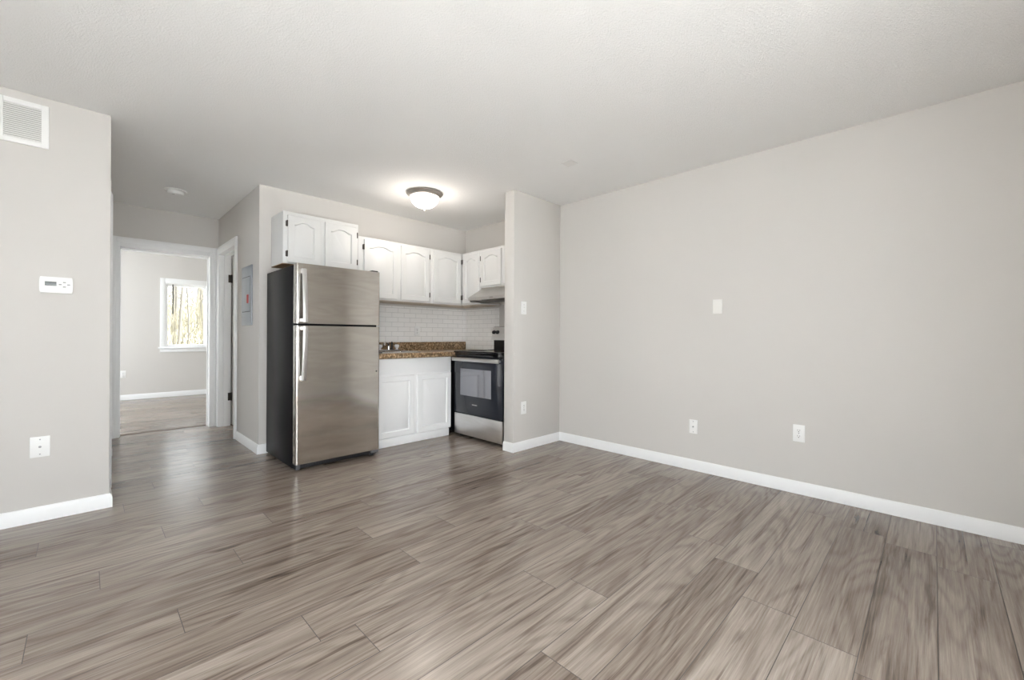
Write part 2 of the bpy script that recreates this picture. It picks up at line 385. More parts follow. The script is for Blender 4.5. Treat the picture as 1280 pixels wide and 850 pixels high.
# door casings
def casing_y(name, x0, x1, zt, yf, dep, wl, wr, wt, label):
    """Casing on a wall face that looks towards -y, with jambs lining an opening of depth dep."""
    L = [((x0 - wl, yf - .018, 0), (x0, yf, zt + wt), .004), ((x1, yf - .018, 0), (x1 + wr, yf, zt + wt), .004), ((x0 - .001, yf - .018, zt), (x1 + .001, yf, zt + wt), .004),
         ((x0 - wl + .012, yf - .024, 0), (x0 - wl * .45, yf - .01, zt + wt - .012), .004), ((x1 + wr * .45, yf - .024, 0), (x1 + wr - .012, yf - .01, zt + wt - .012), .004),
         ((x0 - wl * .45, yf - .024, zt + wt * .45), (x1 + wr * .45, yf - .01, zt + wt - .012), .004),
         ((x0 - .018, yf - .002, 0), (x0, yf + dep + .002, zt)), ((x1, yf - .002, 0), (x1 + .018, yf + dep + .002, zt)), ((x0 - .018, yf - .002, zt), (x1 + .018, yf + dep + .002, zt + .018)),
         ((x0 - wl, yf + dep, 0), (x0, yf + dep + .016, zt + wt)), ((x1, yf + dep, 0), (x1 + wr, yf + dep + .016, zt + wt)), ((x0, yf + dep, zt), (x1, yf + dep + .016, zt + wt)),
         ((x0, yf + .07, 0), (x0 + .010, yf + .10, zt)), ((x1 - .010, yf + .07, 0), (x1, yf + .10, zt)), ((x0, yf + .07, zt - .010), (x1, yf + .10, zt))]
    return struct(name, L, TRIM, label)
casing_y('trim_1', .243, 1.012, 1.988, YH, .12, .070, .078, .105, 'white casing around the bedroom doorway')
def casing_x(name, y0, y1, zt, xf, sgn, dep, w0, w1, wt, label):
    """Casing on a wall face at x = xf whose outward normal is sgn*x."""
    f = lambda d: xf + sgn * d
    L = [((f(0), y0 - w0, 0), (f(.018), y0, zt + wt), .004), ((f(0), y1, 0), (f(.018), y1 + w1, zt + wt), .004), ((f(0), y0, zt), (f(.018), y1, zt + wt), .004),
         ((f(.01), y0 - w0 + .012, 0), (f(.024), y0 - w0 * .45, zt + wt - .012), .004), ((f(.01), y1 + w1 * .45, 0), (f(.024), y1 + w1 - .012, zt + wt - .012), .004), ((f(.01), y0 - w0 * .45, zt + wt * .45), (f(.024), y1 + w1 * .45, zt + wt - .012), .004),
         ((f(.002), y0 - .018, 0), (f(-dep), y0, zt)), ((f(.002), y1, 0), (f(-dep), y1 + .018, zt)), ((f(.002), y0 - .018, zt), (f(-dep), y1 + .018, zt + .018)),
         ((f(-.04), y0, 0), (f(-.07), y0 + .01, zt)), ((f(-.04), y1 - .01, 0), (f(-.07), y1, zt)), ((f(-.04), y0, zt - .01), (f(-.07), y1, zt))]
    return struct(name, L, TRIM, label)
casing_x('trim_2', 5.178, 5.922, 2.012, XH, -1, .11, .072, .072, .085, 'white casing around the side doorway at the end of the hallway')
casing_x('trim_3', 4.148, 4.872, 2.012, XL, 1, .124, .075, .075, .06, 'white casing at the left edge of the hallway')
# hallway-left door, set open to let in the added side room's daylight, and the side door, opened away from us on dark hinges
d_ = struct('door_1', [((-.765, 4.865, .008), (-.030, 4.90, 2.01), .002)], TRIM, 'white door standing open inside the unseen added side room left of the hallway')
lathe('door_knob', [(.0, .06), (.022, .055), (.027, .04), (.02, .022), (.01, .018), (.01, .004), (.026, .004), (.026, 0)], (-.70, 4.865, .92), NICKEL, d_, axis='-Y')
d_ = struct('door_2', [((1.222, 5.885, .008), (1.955, 5.920, 2.0), .002)], mat('white_door_paint', (.70, .69, .665), .4), 'white door standing open inside the side doorway')
for z in (.345, 1.74):
    boxes('hinge', [((1.180, 5.9105, z - .045), (1.208, 5.9225, z + .045), .001), ((1.205, 5.900, z - .05), (1.219, 5.912, z + .05), .004)], BRONZE, d_)
lathe('door_knob', [(.0, .06), (.022, .055), (.027, .04), (.02, .022), (.01, .018), (.01, .004), (.026, .004), (.026, 0)], (1.89, 5.885, .92), NICKEL, d_, axis='-Y')

# windows
def window(name, x0, x1, z0, z1, yf, yo, label, glass=GLASS):
    """Window in a wall whose room face is y = yf and outer face is y = yo."""
    s = 1 if yo > yf else -1
    yg = yf + s * .075
    fr = struct(name, [((x0, yf + s * .005, z0), (x0 + .018, yo, z1)), ((x1 - .018, yf + s * .005, z0), (x1, yo, z1)), ((x0 + .018, yf + s * .005, z1 - .018), (x1 - .018, yo, z1)), ((x0 + .018, yf + s * .005, z0), (x1 - .018, yo, z0 + .018))], TRIM, label)
    c = .062
    boxes('window_casing', [((x0 - c, yf - s * .018, z0 - .002), (x0 + .004, yf, z1 + .08), .004), ((x1 - .004, yf - s * .018, z0 - .002), (x1 + c, yf, z1 + .08), .004), ((x0 + .004, yf - s * .018, z1 - .004), (x1 - .004, yf, z1 + .08), .004)], TRIM, fr)
    boxes('window_sill', [((x0 - c - .02, yf - s * .05, z0 - .022), (x1 + c + .02, yf + s * .03, z0), .005)], TRIM, fr)
    boxes('window_apron', [((x0 - c, yf - s * .016, z0 - .085), (x1 + c, yf, z0 - .022), .004)], TRIM, fr)
    b = .028
    boxes('sash', [((x0 + .018, yg - .015, z0 + .018), (x0 + .018 + b, yg + .015, z1 - .018), .003), ((x1 - .018 - b, yg - .015, z0 + .018), (x1 - .018, yg + .015, z1 - .018), .003),
                   ((x0 + .018 + b, yg - .015, z0 + .018), (x1 - .018 - b, yg + .015, z0 + .018 + b), .003), ((x0 + .018 + b, yg - .015, z1 - .018 - b), (x1 - .018 - b, yg + .015, z1 - .018), .003)], TRIM, fr)
    boxes('window_pane', [((x0 + .03, yg - .003, z0 + .03), (x1 - .03, yg + .003, z1 - .03))], glass, fr)
    return fr
window('window_1', *BEDW, YBED, YBED + .14, 'white framed bedroom window looking onto bare woods', SCREEN)
xm = (REAR[0] + REAR[1]) / 2
window('window_2', REAR[0], xm, REAR[2], REAR[3], YB, YB - .12, None)
window('window_3', xm, REAR[1], REAR[2], REAR[3], YB, YB - .12, None)
for nm, x, (y0, y1, z0, z1) in (('window_4', BX0, BEDL), ('added_window_5', XW, WEST_FILL), ('added_window_6', XW, ROOM_FILL), ('added_window_7', XR + .12, BATH_FILL)):  # side-wall, side-room and bathroom windows are unseen, added for daylight
    ym = (y0 + y1) / 2
    fr = struct(nm, [((x - .12, y0, z0), (x, y0 + .03, z1)), ((x - .12, y1 - .03, z0), (x, y1, z1)), ((x - .12, y0 + .03, z1 - .03), (x, y1 - .03, z1)), ((x - .12, y0 + .03, z0), (x, y1 - .03, z0 + .03)), ((x - .09, ym - .03, z0 + .03), (x - .04, ym + .03, z1 - .03))], TRIM)
    boxes('window_casing', [((x, y0 - .065, z0), (x + .018, y0 + .004, z1 + .065), .004), ((x, y1 - .004, z0), (x + .018, y1 + .065, z1 + .065), .004), ((x, y0 + .004, z1 - .004), (x + .018, y1 - .004, z1 + .065), .004)], TRIM, fr)
    boxes('window_pane', [((x - .07, y0 + .02, z0 + .02), (x - .064, y1 - .02, z1 - .02))], GLASS, fr)

# backsplash tile and the counter-side trim belong to the walls
struct('trim_tile_back', [((1.873, YK - .006, .90), (XR, YK, 1.412))], TILE, 'white subway tile backsplash above the counter')
struct('trim_tile_side', [((XR - .006, 3.687, .86), (XR, YK - .006, 1.412))], TILE, 'white subway tile beside the stove')

# ------------------------------------------------------------------ refrigerator
FX0, FX1, FY = 1.156, 1.866, 3.545
L0 = (1.51, 3.92, 0)
r = thing('refrigerator', 'stainless steel top-freezer refrigerator with charcoal sides', 'refrigerator', L0)
boxes('cabinet', [((FX0 - .002, 3.615, .018), (FX1 + .002, 4.30, 1.636), .004)], FRSIDE, r, L0)
boxes('gasket', [((FX0 + .012, 3.600, .06), (FX1 - .012, 3.616, 1.152)), ((FX0 + .012, 3.600, 1.172), (FX1 - .012, 3.616, 1.632))], BLACKP, r, L0)
boxes('base_grille', [((FX0 + .01, 3.585, .012), (FX1 - .01, 3.63, .052), .003)] + [((FX0 + .05 + .02 * i, 3.582, .02), (FX0 + .062 + .02 * i, 3.587, .045)) for i in range(30)], BLACKP, r, L0)
def fdoor(name, z0, z1):
    bm = bmesh.new(); rr = .016; pts = []
    for cx, a0 in ((FX0 + rr, PI), (FX1 - rr, 1.5 * PI)):
        for i in range(9):
            a = a0 + i * PI / 16
            pts.append((cx + rr * math.cos(a), FY + rr + rr * math.sin(a)))
    pts += [(FX1, 3.602), (FX0, 3.602)]
    A = [bm.verts.new((x, y, z0)) for x, y in pts]; B = [bm.verts.new((x, y, z1)) for x, y in pts]
    bm.faces.new(list(reversed(A))); bm.faces.new(B)
    for i in range(len(pts)): bm.faces.new((A[i], A[(i + 1) % len(pts)], B[(i + 1) % len(pts)], B[i]))
    return fin(bm, name, STEEL, r, L0)
fd = fdoor('fridge_door', .055, 1.153); zd = fdoor('freezer_door', 1.170, 1.646)
def fhandle(par, path):
    bm = bmesh.new(); xw = .0185; xc = 1.207; th = .013
    prof = []
    rows = []
    for z, o_ in path:
        y = FY - o_
        rows.append([bm.verts.new((xc + xw * a, y + th * b, z)) for a, b in ((-.9, -.56), (-.5, -.66), (0, -.70), (.5, -.66), (.9, -.56), (1, -.2), (.9, .4), (-.9, .4), (-1, -.2))])
    n = len(rows[0])
    for p, q in zip(rows, rows[1:]):
        for k in range(n): bm.faces.new((p[k], p[(k + 1) % n], q[(k + 1) % n], q[k]))
    bm.faces.new(rows[0]); bm.faces.new(list(reversed(rows[-1])))
    zt, ot = path[0]; zb, ob = path[-1]
    bx(bm, (xc - .014, FY - ot - .002, zt - .035 * (1 if zt > zb else -1)), (xc + .014, FY + .003, zt), .003)
    bx(bm, (xc - .012, FY - ob - .002, zb + .03 * (1 if zt > zb else -1)), (xc + .012, FY + .003, zb + .004 * (1 if zt > zb else -1)), .003)
    return fin(bm, 'handle', HSTEEL, par, L0)
def curve(za, zb, o0, o1): return [(za + (zb - za) * i / 14, o0 + (o1 - o0) * math.sin(i / 14 * PI / 2)) for i in range(15)]
hz = fhandle(zd, curve(1.603, 1.180, .022, .058)); hz['label'] = 'bright curved steel handle'
hf = fhandle(fd, curve(.722, 1.148, .022, .058)); hf['label'] = 'bright curved steel handle'
boxes('handle_cap', [((1.19, FY - .032, .716), (1.226, FY + .002, .752), .005)], HSTEEL, fd, L0)
lathe('badge', [(.007, 0), (.007, .002), (.0, .003)], (1.832, FY, .758), mat('dark_grey_dot', (.12, .12, .12), .4), fd, L0, 16, '-Y')
boxes('hinge_cap', [((1.792, 3.562, 1.636), (1.856, 3.66, 1.660), .006)], BLACKP, r, L0)
boxes('hinge_bracket', [((1.166, 3.560, .010), (1.196, 3.62, .052), .003)], mat('grey_bracket', (.09, .09, .095), .5, .3), r, L0)
boxes('hinge_bracket', [((1.796, 3.556, .026), (1.862, 3.62, .050), .003)], mat('grey_bracket_light', (.16, .16, .165), .5, .3), r, L0)
for x, y in ((1.20, 3.65), (1.815, 3.60), (1.20, 4.24), (1.82, 4.24)):
    lathe('foot', [(.020, 0), (.020, .012), (.011, .016), (.011, .03)], (x, y, 0), BLACKP, r, L0, 20)

# ------------------------------------------------------------------ cabinets
def outline(x0, x1, z0, z1, rise, n=28):
    """Closed loop: bottom left, bottom right, then the (arched) top from right to left."""
    pts = [(x0, z0), (x1, z0)]
    for i in range(n + 1):
        u = 1 - 2 * i / n
        a = min(1, max(0, (.90 - abs(u)) / .72)); s = a * a * (3 - 2 * a)
        pts.append(((x0 + x1) / 2 + u * (x1 - x0) / 2, z1 - rise * (1 - s)))
    return pts
def cab_door(par, x0, x1, z0, z1, m_, arch=.026, rail=.052, yf=-.019, hinge=None, hz=None):
    """Raised-panel door in the cabinet's local frame; the face looks towards -y, its back is on y = 0."""
    bm = bmesh.new(); n = 28
    loops = [(outline(x0, x1, z0, z1, 0, n), 0.0), (outline(x0, x1, z0, z1, 0, n), yf + .004), (outline(x0 + .004, x1 - .004, z0 + .004, z1 - .004, 0, n), yf),
             (outline(x0 + rail, x1 - rail, z0 + rail, z1 - rail, arch, n), yf), (outline(x0 + rail + .005, x1 - rail - .005, z0 + rail + .005, z1 - rail - .006, arch, n), yf + .012),
             (outline(x0 + rail + .010, x1 - rail - .010, z0 + rail + .010, z1 - rail - .011, arch, n), yf + .012),
             (outline(x0 + rail + .030, x1 - rail - .030, z0 + rail + .030, z1 - rail - .031, arch, n), yf + .002)]
    R = [[bm.verts.new((x, y, z)) for x, z in L] for L, y in loops]
    for p, q in zip(R, R[1:]):
        for i in range(len(p)): bm.faces.new((p[i], p[(i + 1) % len(p)], q[(i + 1) % len(p)], q[i]))
    bm.faces.new(R[-1]); bm.faces.new(list(reversed(R[0])))
    d = fin(bm, 'door', m_, par)
    if hinge:
        xh = x0 if hinge == 'l' else x1; s = -1 if hinge == 'l' else 1
        for z in (hz or (z0 + .075, z1 - .075)):
            boxes('hinge', [((xh, -.003, z - .024), (xh + s * .014, 0, z + .024), .001), ((xh - s * .001, -.0215, z - .027), (xh + s * .009, -.002, z + .027), .003)], BRONZE, d)
    return d
G = 'white wall cabinets in the kitchen'
def cabinet(name, label, loc, rz, wd, dp, ht, doors, m_=CAB, group=None, arch=.026, fullw=None):
    c = thing(name, label, 'cabinet', loc, rz, group)
    boxes('body', [((0, 0, .004), (fullw or wd, dp, ht), .0015)] if not fullw else [((0, 0, .004), (wd, dp, ht), .0015), ((wd - .01, .02, .004), (fullw, dp, ht))], m_, c)
    boxes('bottom_board', [((.002, .018, -.002), ((fullw or wd) - .002, dp - .002, .006))], WOODB if loc[2] > 1.69 else PALEB, c)
    for d in doors: cab_door(c, *d[:4], m_, arch, hinge=d[4])
    return c
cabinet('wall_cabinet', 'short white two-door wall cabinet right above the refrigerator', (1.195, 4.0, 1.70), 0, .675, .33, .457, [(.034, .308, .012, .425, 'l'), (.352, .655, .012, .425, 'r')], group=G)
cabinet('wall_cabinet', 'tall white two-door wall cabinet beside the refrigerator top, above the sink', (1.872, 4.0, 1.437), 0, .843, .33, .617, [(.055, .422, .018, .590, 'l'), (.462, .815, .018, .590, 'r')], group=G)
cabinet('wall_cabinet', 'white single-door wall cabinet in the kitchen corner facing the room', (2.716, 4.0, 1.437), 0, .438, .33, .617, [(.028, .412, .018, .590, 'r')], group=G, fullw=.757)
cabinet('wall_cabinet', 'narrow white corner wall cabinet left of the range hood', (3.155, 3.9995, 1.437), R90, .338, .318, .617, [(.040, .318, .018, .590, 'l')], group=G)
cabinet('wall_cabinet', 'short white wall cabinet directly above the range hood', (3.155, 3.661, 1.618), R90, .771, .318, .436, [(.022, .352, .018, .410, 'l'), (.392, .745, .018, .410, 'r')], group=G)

# base cabinet, facing -y
c = thing('base_cabinet', 'white two-door base cabinet under the brown counter', 'cabinet', (1.875, 3.745, 0))
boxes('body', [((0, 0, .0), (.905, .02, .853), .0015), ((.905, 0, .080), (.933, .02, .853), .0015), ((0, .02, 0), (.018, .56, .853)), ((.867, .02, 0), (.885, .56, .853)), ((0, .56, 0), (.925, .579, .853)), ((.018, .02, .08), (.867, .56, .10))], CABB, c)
boxes('corner_shade_filler', [((.94, .14, 0), (1.594, .56, .853))], BLACKP, c)  # cabinet interior coloured black to stand for shade in the gap
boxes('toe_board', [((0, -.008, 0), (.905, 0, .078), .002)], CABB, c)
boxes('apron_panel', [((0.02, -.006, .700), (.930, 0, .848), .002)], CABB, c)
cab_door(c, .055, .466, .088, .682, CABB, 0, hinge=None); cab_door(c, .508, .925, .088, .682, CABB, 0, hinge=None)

# countertop with backsplash lip; sink hole cut out
SX0, SX1, SY0, SY1 = 2.02, 2.46, 3.80, 4.235
bm = bmesh.new()
def rect(x0, x1, y0, y1, z): return [bm.verts.new(p) for p in ((x0, y0, z), (x1, y0, z), (x1, y1, z), (x0, y1, z))]
QQ = [rect(SX0, SX1, SY0, SY1, .853), rect(1.875, 3.468, 3.70, 4.323, .853), rect(1.875, 3.468, 3.70, 4.323, .905), rect(SX0, SX1, SY0, SY1, .905)]
for p, q in zip(QQ, QQ[1:] + QQ[:1]):
    for i in range(4): bm.faces.new((p[i], p[(i + 1) % 4], q[(i + 1) % 4], q[i]))
bmesh.ops.bevel(bm, geom=[e for e in bm.edges if all(abs(v.co.y - 3.70) < 1e-5 for v in e.verts) and abs(e.verts[0].co.z - e.verts[1].co.z) < 1e-5], offset=.010, segments=3, profile=.5, affect='EDGES')
ct = fin(bm, 'countertop', GRANITE)
tag(ct, 'brown speckled laminate countertop on the white base cabinet', 'countertop')
boxes('backsplash_lip', [((1.875, 4.302, .90), (3.466, 4.3235, 1.004), .004)], GRANITE, ct)
c = thing('sink', 'stainless steel sink set in the brown countertop beside the fridge', 'sink', (2.24, 4.02, .905))
bm = bmesh.new()
def ring(x0, x1, y0, y1, z, rr=.03, k=6):
    P = []
    for cx, cy, a0 in ((x1 - rr, y1 - rr, 0), (x0 + rr, y1 - rr, PI / 2), (x0 + rr, y0 + rr, PI), (x1 - rr, y0 + rr, 1.5 * PI)):
        for i in range(k + 1):
            a = a0 + i * PI / 2 / k; P.append(bm.verts.new((cx + rr * math.cos(a), cy + rr * math.sin(a), z)))
    return P
RR = [ring(SX0 - .012, SX1 + .012, SY0 - .012, SY1 + .012, .9055), ring(SX0 - .008, SX1 + .008, SY0 - .008, SY1 + .008, .914), ring(SX0 + .018, SX1 - .018, SY0 + .018, SY1 - .09, .914), ring(SX0 + .026, SX1 - .026, SY0 + .026, SY1 - .098, .905), ring(SX0 + .04, SX1 - .04, SY0 + .04, SY1 - .11, .752), ring(SX0 + .06, SX1 - .06, SY0 + .06, SY1 - .13, .746)]
for p, q in zip(RR, RR[1:]):
    for i in range(len(p)): bm.faces.new((p[i], p[(i + 1) % len(p)], q[(i + 1) % len(p)], q[i]))
bm.faces.new(RR[-1])
fin(bm, 'basin', mat('sink_steel', (.62, .61, .6), .22, 1), c, (2.24, 4.02, .905))
lathe('drain', [(.0, .002), (.02, .002), (.038, .004), (.04, .0)], (2.24, 3.97, .7465), CHROME, c, (2.24, 4.02, .905), 24)
LF = (2.303, 4.185, .914)
c = thing('faucet', 'chrome kitchen faucet with two clear knob handles at the back of the sink', 'faucet', LF)
boxes('deck_plate', [((2.303 - .125, 4.16, .914), (2.303 + .125, 4.212, .926), .006)], CHROME, c, LF)
bm = bmesh.new()
tube(bm, [(2.303, 4.185, .92), (2.303, 4.185, .965)], [.018, .015], 14)
tube(bm, [(2.303, 4.185, .95), (2.30, 4.18, .975), (2.28, 4.15, .992), (2.23, 4.09, 1.004), (2.18, 4.03, 1.006), (2.155, 4.0, .995), (2.150, 3.994, .975)], [.012, .0115, .011, .0105, .0105, .011, .012], 12)
fin(bm, 'spout', CHROME, c, LF)
for x in (2.203, 2.403):
    hb = lathe('handle', [(.014, .0), (.012, .018), (.018, .022), (.026, .034), (.027, .046), (.020, .056), (.0, .059)], (x, 4.185, .924), ACRYL, c, LF, 10)
    hb['label'] = 'clear faceted faucet knob'
lathe('spray_holder', [(.018, 0), (.016, .008), (.010, .012), (.012, .07), (.008, .085), (0, .087)], (2.345, 4.19, .924), BLACKP, c, LF, 16)

# ------------------------------------------------------------------ range (stove): faces -x
SXF = 2.815; A0, A1 = 2.932, 3.692
LS = (3.13, 3.312, 0)
s = thing('electric_range', 'black and stainless electric range beside the partition wall', 'stove', LS)
boxes('body', [((2.842, A0, .022), (3.462, A1, .900), .003)], BLACKP, s, LS)
boxes('cooktop', [((2.806, A0 - .001, .898), (3.405, A1 + .001, .918), .006)], BGLASS, s, LS)
boxes('cooktop_trim', [((3.385, A0, .916), (3.40, A1, .922), .001), ((2.83, A1 - .012, .9165), (3.39, A1 - .002, .9205), .001)], NICKEL, s, LS)
for x, y, q in ((2.98, 3.13, .09), (2.98, 3.50, .115), (3.25, 3.13, .115), (3.25, 3.50, .09)):
    lathe('burner_ring', [(q - .004, 0), (q - .004, .0006), (q, .0006), (q, 0)], (x, y, .918), mat('grey_burner_print', (.09, .09, .095), .2), s, LS, 40)
boxes('control_fascia', [((2.822, A0 + .004, .862), (2.845, A1 - .004, .899), .002)], BGLASS, s, LS)
od = boxes('oven_door', [((SXF, A0 + .004, .262), (2.845, A1 - .004, .858), .004)], OGLASS, s, LS)
boxes('oven_window', [((SXF - .0008, 3.098, .452), (SXF + .004, 3.585, .733))], OWIN, od, LS)['label'] = 'mirrored grey window in the oven door'
bm = bmesh.new()
bx(bm, (SXF - .048, A0 + .014, .813), (SXF - .034, A1 - .014, .851), .004)
oh = fin(bm, 'handle', HSTEEL, od, LS); oh['label'] = 'flat bright steel bar handle'
for y in (A0 + .03, A1 - .052): boxes('handle_post', [((SXF - .036, y, .822), (SXF + .002, y + .022, .843), .003)], HSTEEL, oh, LS)
# small silver emblem, low on the oven door
bm = bmesh.new()
yc, zc = 3.350, .366
L_ = [(yc + .036 - .008 * i, .0075 if i in (0, 4, 7) else .0055) for i in range(10)]
for y, h_ in L_: bx(bm, (SXF - .0010, y - .0027, zc - .0055), (SXF + .001, y + .0027, zc - .0055 + h_ * 1.5))
fin(bm, 'emblem', HSTEEL, od, LS)['label'] = 'small silver maker mark'
boxes('drawer', [((SXF, A0 + .004, .034), (2.845, A1 - .004, .252), .005)], STEEL2, s, LS)['label'] = 'stainless steel storage drawer front'
boxes('drawer_gap', [((SXF + .008, A0 + .01, .250), (2.843, A1 - .01, .264))], BLACKP, s, LS)
bg_ = boxes('backguard', [((3.383, A0 + .004, .90), (3.462, A1 - .012, 1.188), .006)], BLACKP, s, LS)
bm = bmesh.new(); prism(bm, [(3.352, 1.034), (3.385, 1.030), (3.40, 1.180), (3.372, 1.184)], 'Y', A0 + .004, A1 - .010)
pn = fin(bm, 'control_panel', STEEL2, bg_, LS)
boxes('display', [((3.352, 3.235, 1.085), (3.375, 3.39, 1.145))], BGLASS, bg_, LS)
for y in (3.648, 3.588, 3.035, 2.975):
    k = lathe('knob', [(.0, .026), (.017, .026), (.020, .022), (.021, .004), (.024, .003), (.024, 0)], (3.366, y, 1.122), BLACKP, bg_, LS, 24, '-X')
    boxes('knob_grip', [((3.334, y - .004, 1.104), (3.346, y + .004, 1.140), .002)], BLACKP, k, LS)
for x in (2.88, 3.42):
    for y in (A0 + .05, A1 - .05): lathe('foot', [(.018, 0), (.018, .01), (.008, .012), (.008, .03)], (x, y, 0), BLACKP, s, LS, 16)

# range hood
LH = (3.22, 3.275, 1.45)
h = thing('range_hood', 'stainless steel range hood under the short wall cabinet above the stove', 'range hood', LH)
bm = bmesh.new(); prism(bm, [(2.968, 1.468), (2.968, 1.497), (3.157, 1.607), (3.157, 1.616), (3.468, 1.616), (3.468, 1.452), (3.44, 1.452), (3.43, 1.480), (3.02, 1.490), (3.0, 1.467)], 'Y', 2.895, 3.652)
fin(bm, 'canopy', HOODM, h, LH)
for y in (3.640, 2.895): boxes('side_skirt', [((2.99, y, 1.452), (3.45, y + .012, 1.50))], HOODM, h, LH)
FILT = mat('hood_filter_mesh', (.16, .15, .14), .5, .7)
t = NT(FILT); ck = t.add('ShaderNodeTexChecker'); ck.inputs['Scale'].default_value = 160; ck.inputs[1].default_value = (.22, .21, .19, 1); ck.inputs[2].default_value = (.06, .055, .05, 1)
t.link(t.coords(), ck.inputs[0]); t.link(ck.outputs[0], t.b.inputs['Base Color'])
boxes('filter', [((3.06, 3.02, 1.468), (3.36, 3.53, 1.486), .004)], FILT, h, LH)
boxes('lamp_lens', [((3.06, 3.545, 1.472), (3.18, 3.63, 1.486), .004)], PLATE2, h, LH)
boxes('badge', [((2.9675, 3.246, 1.4755), (2.972, 3.304, 1.4905), .002)], NICKEL, h, LH)

# ------------------------------------------------------------------ ceiling fixtures
LC = (2.268, 3.452, H)
l = thing('ceiling_light', 'round flush ceiling light with a lit frosted bowl in the kitchen', 'ceiling light', LC)
lathe('pan', [(0.12, 0), (.155, 0), (.168, -.006), (.170, -.014), (.162, -.022), (.152, -.030), (.148, -.040), (.140, -.044), (.12, -.044)], LC, NICKEL, l, LC, 64)
lathe('glass_bowl', [(.139, -.040), (.138, -.050), (.132, -.070), (.120, -.092), (.100, -.114), (.074, -.131), (.042, -.142), (.012, -.146), (0, -.146)], LC, BOWL, l, LC, 64)
lathe('finial', [(.006, -.140), (.012, -.147), (.015, -.152), (.010, -.158), (.011, -.163), (.006, -.170), (0, -.171)], LC, NICKEL, l, LC, 20)
ld = bpy.data.lights.new('kitchen_bulb', 'POINT'); ld.energy = LAMP_W; ld.color = (1, .92, .83); ld.shadow_soft_size = .11
lo = bpy.data.objects.new('kitchen_bulb', ld); C.objects.link(lo); lo.location = (LC[0], LC[1], H - .27)

LD = (.590, 5.10, H)
d = thing('smoke_detector', 'round white smoke detector on the hallway ceiling', 'smoke detector', LD)
lathe('base_plate', [(0, 0), (.086, 0), (.086, -.008), (.080, -.012), (.0, -.012)], LD, PLATE2, d, LD, 40)
lathe('cover', [(.062, -.010), (.062, -.026), (.056, -.036), (.044, -.040), (0, -.041)], LD, PLATE, d, LD, 40)
lathe('test_button', [(.012, -.040), (.011, -.043), (0, -.0435)], (LD[0] - .02, LD[1] - .02, H), BTN, d, LD, 16)
o = boxes('cover_plate', [((2.622, 1.990, H - .004), (2.716, 2.086, H), .0015)], mat('painted_cover_plate', (.74, .73, .71), .6))
tag(o, 'small square blank cover plate on the ceiling near the partition wall', 'cover plate')

# ------------------------------------------------------------------ left wall: vent, thermostat, cable plate
LV = (-.25, YL, 2.268)
v_ = thing('return_air_grille', 'white louvered return air grille high on the left wall', 'vent', LV)
gx0, gx1, gz0, gz1 = -.359, -.157, 2.146, 2.391
boxes('frame', [((gx0, YL - .010, gz0), (gx0 + .031, YL, gz1), .003), ((gx1 - .030, YL - .010, gz0), (gx1, YL, gz1), .003), ((gx0 + .031, YL - .0098, gz0), (gx1 - .030, YL, gz0 + .027), .002), ((gx0 + .031, YL - .0098, gz1 - .028), (gx1 - .030, YL, gz1), .002)], PLATE, v_, LV)
boxes('backing', [((gx0 + .02, YL - .002, gz0 + .02), (gx1 - .02, YL, gz1 - .02))], mat('duct_dark', (.16, .15, .135), .8), v_, LV)
bm = bmesh.new(); n = 17; za, zb = gz0 + .027, gz1 - .028
for i in range(n):
    z = za + (zb - za) * (i + .5) / n; q = (zb - za) / n
    prism(bm, [(YL - .0088, z - q * .50), (YL - .0022, z + q * .40), (YL - .0022, z + q * .55), (YL - .0088, z + q * .12)], 'X', gx0 + .029, gx1 - .028)
fin(bm, 'louvers', PLATE2, v_, LV)
LT = (-.125, YL, 1.362)
th = thing('thermostat', 'white rectangular digital thermostat on the left wall', 'thermostat', LT)
bm = bmesh.new(); P = []
for i in range(13):   # rounded, slightly bowed ends
    a = -PI / 2 + PI * i / 12; P.append((-.062 + .004 * math.cos(a) , 1.362 + .046 * math.sin(a)))
P2 = [(-.248 - x - .0015, z) for x, z in reversed(P)]
prism(bm, P + P2, 'Y', YL - .024, YL)
bmesh.ops.bevel(bm, geom=[e for e in bm.edges if abs(e.verts[0].co.y - e.verts[1].co.y) < 1e-6 and e.verts[0].co.y < YL - .02], offset=.004, segments=2, affect='EDGES')
fin(bm, 'housing', PLATE, th, LT)
boxes('display', [((-.170, YL - .0248, 1.3565), (-.124, YL - .022, 1.3805), .001)], LCD, th, LT)
for dx, dz in ((0, .013), (0, -.013), (-.017, 0), (.017, 0)):
    boxes('button', [((-.092 + dx - .006, YL - .0262, 1.366 + dz - .003), (-.092 + dx + .006, YL - .022, 1.366 + dz + .003), .0012)], BTN, th, LT)
boxes('flap_seam', [((-.180, YL - .0245, 1.347), (-.070, YL - .023, 1.3482))], PLATE2, th, LT)

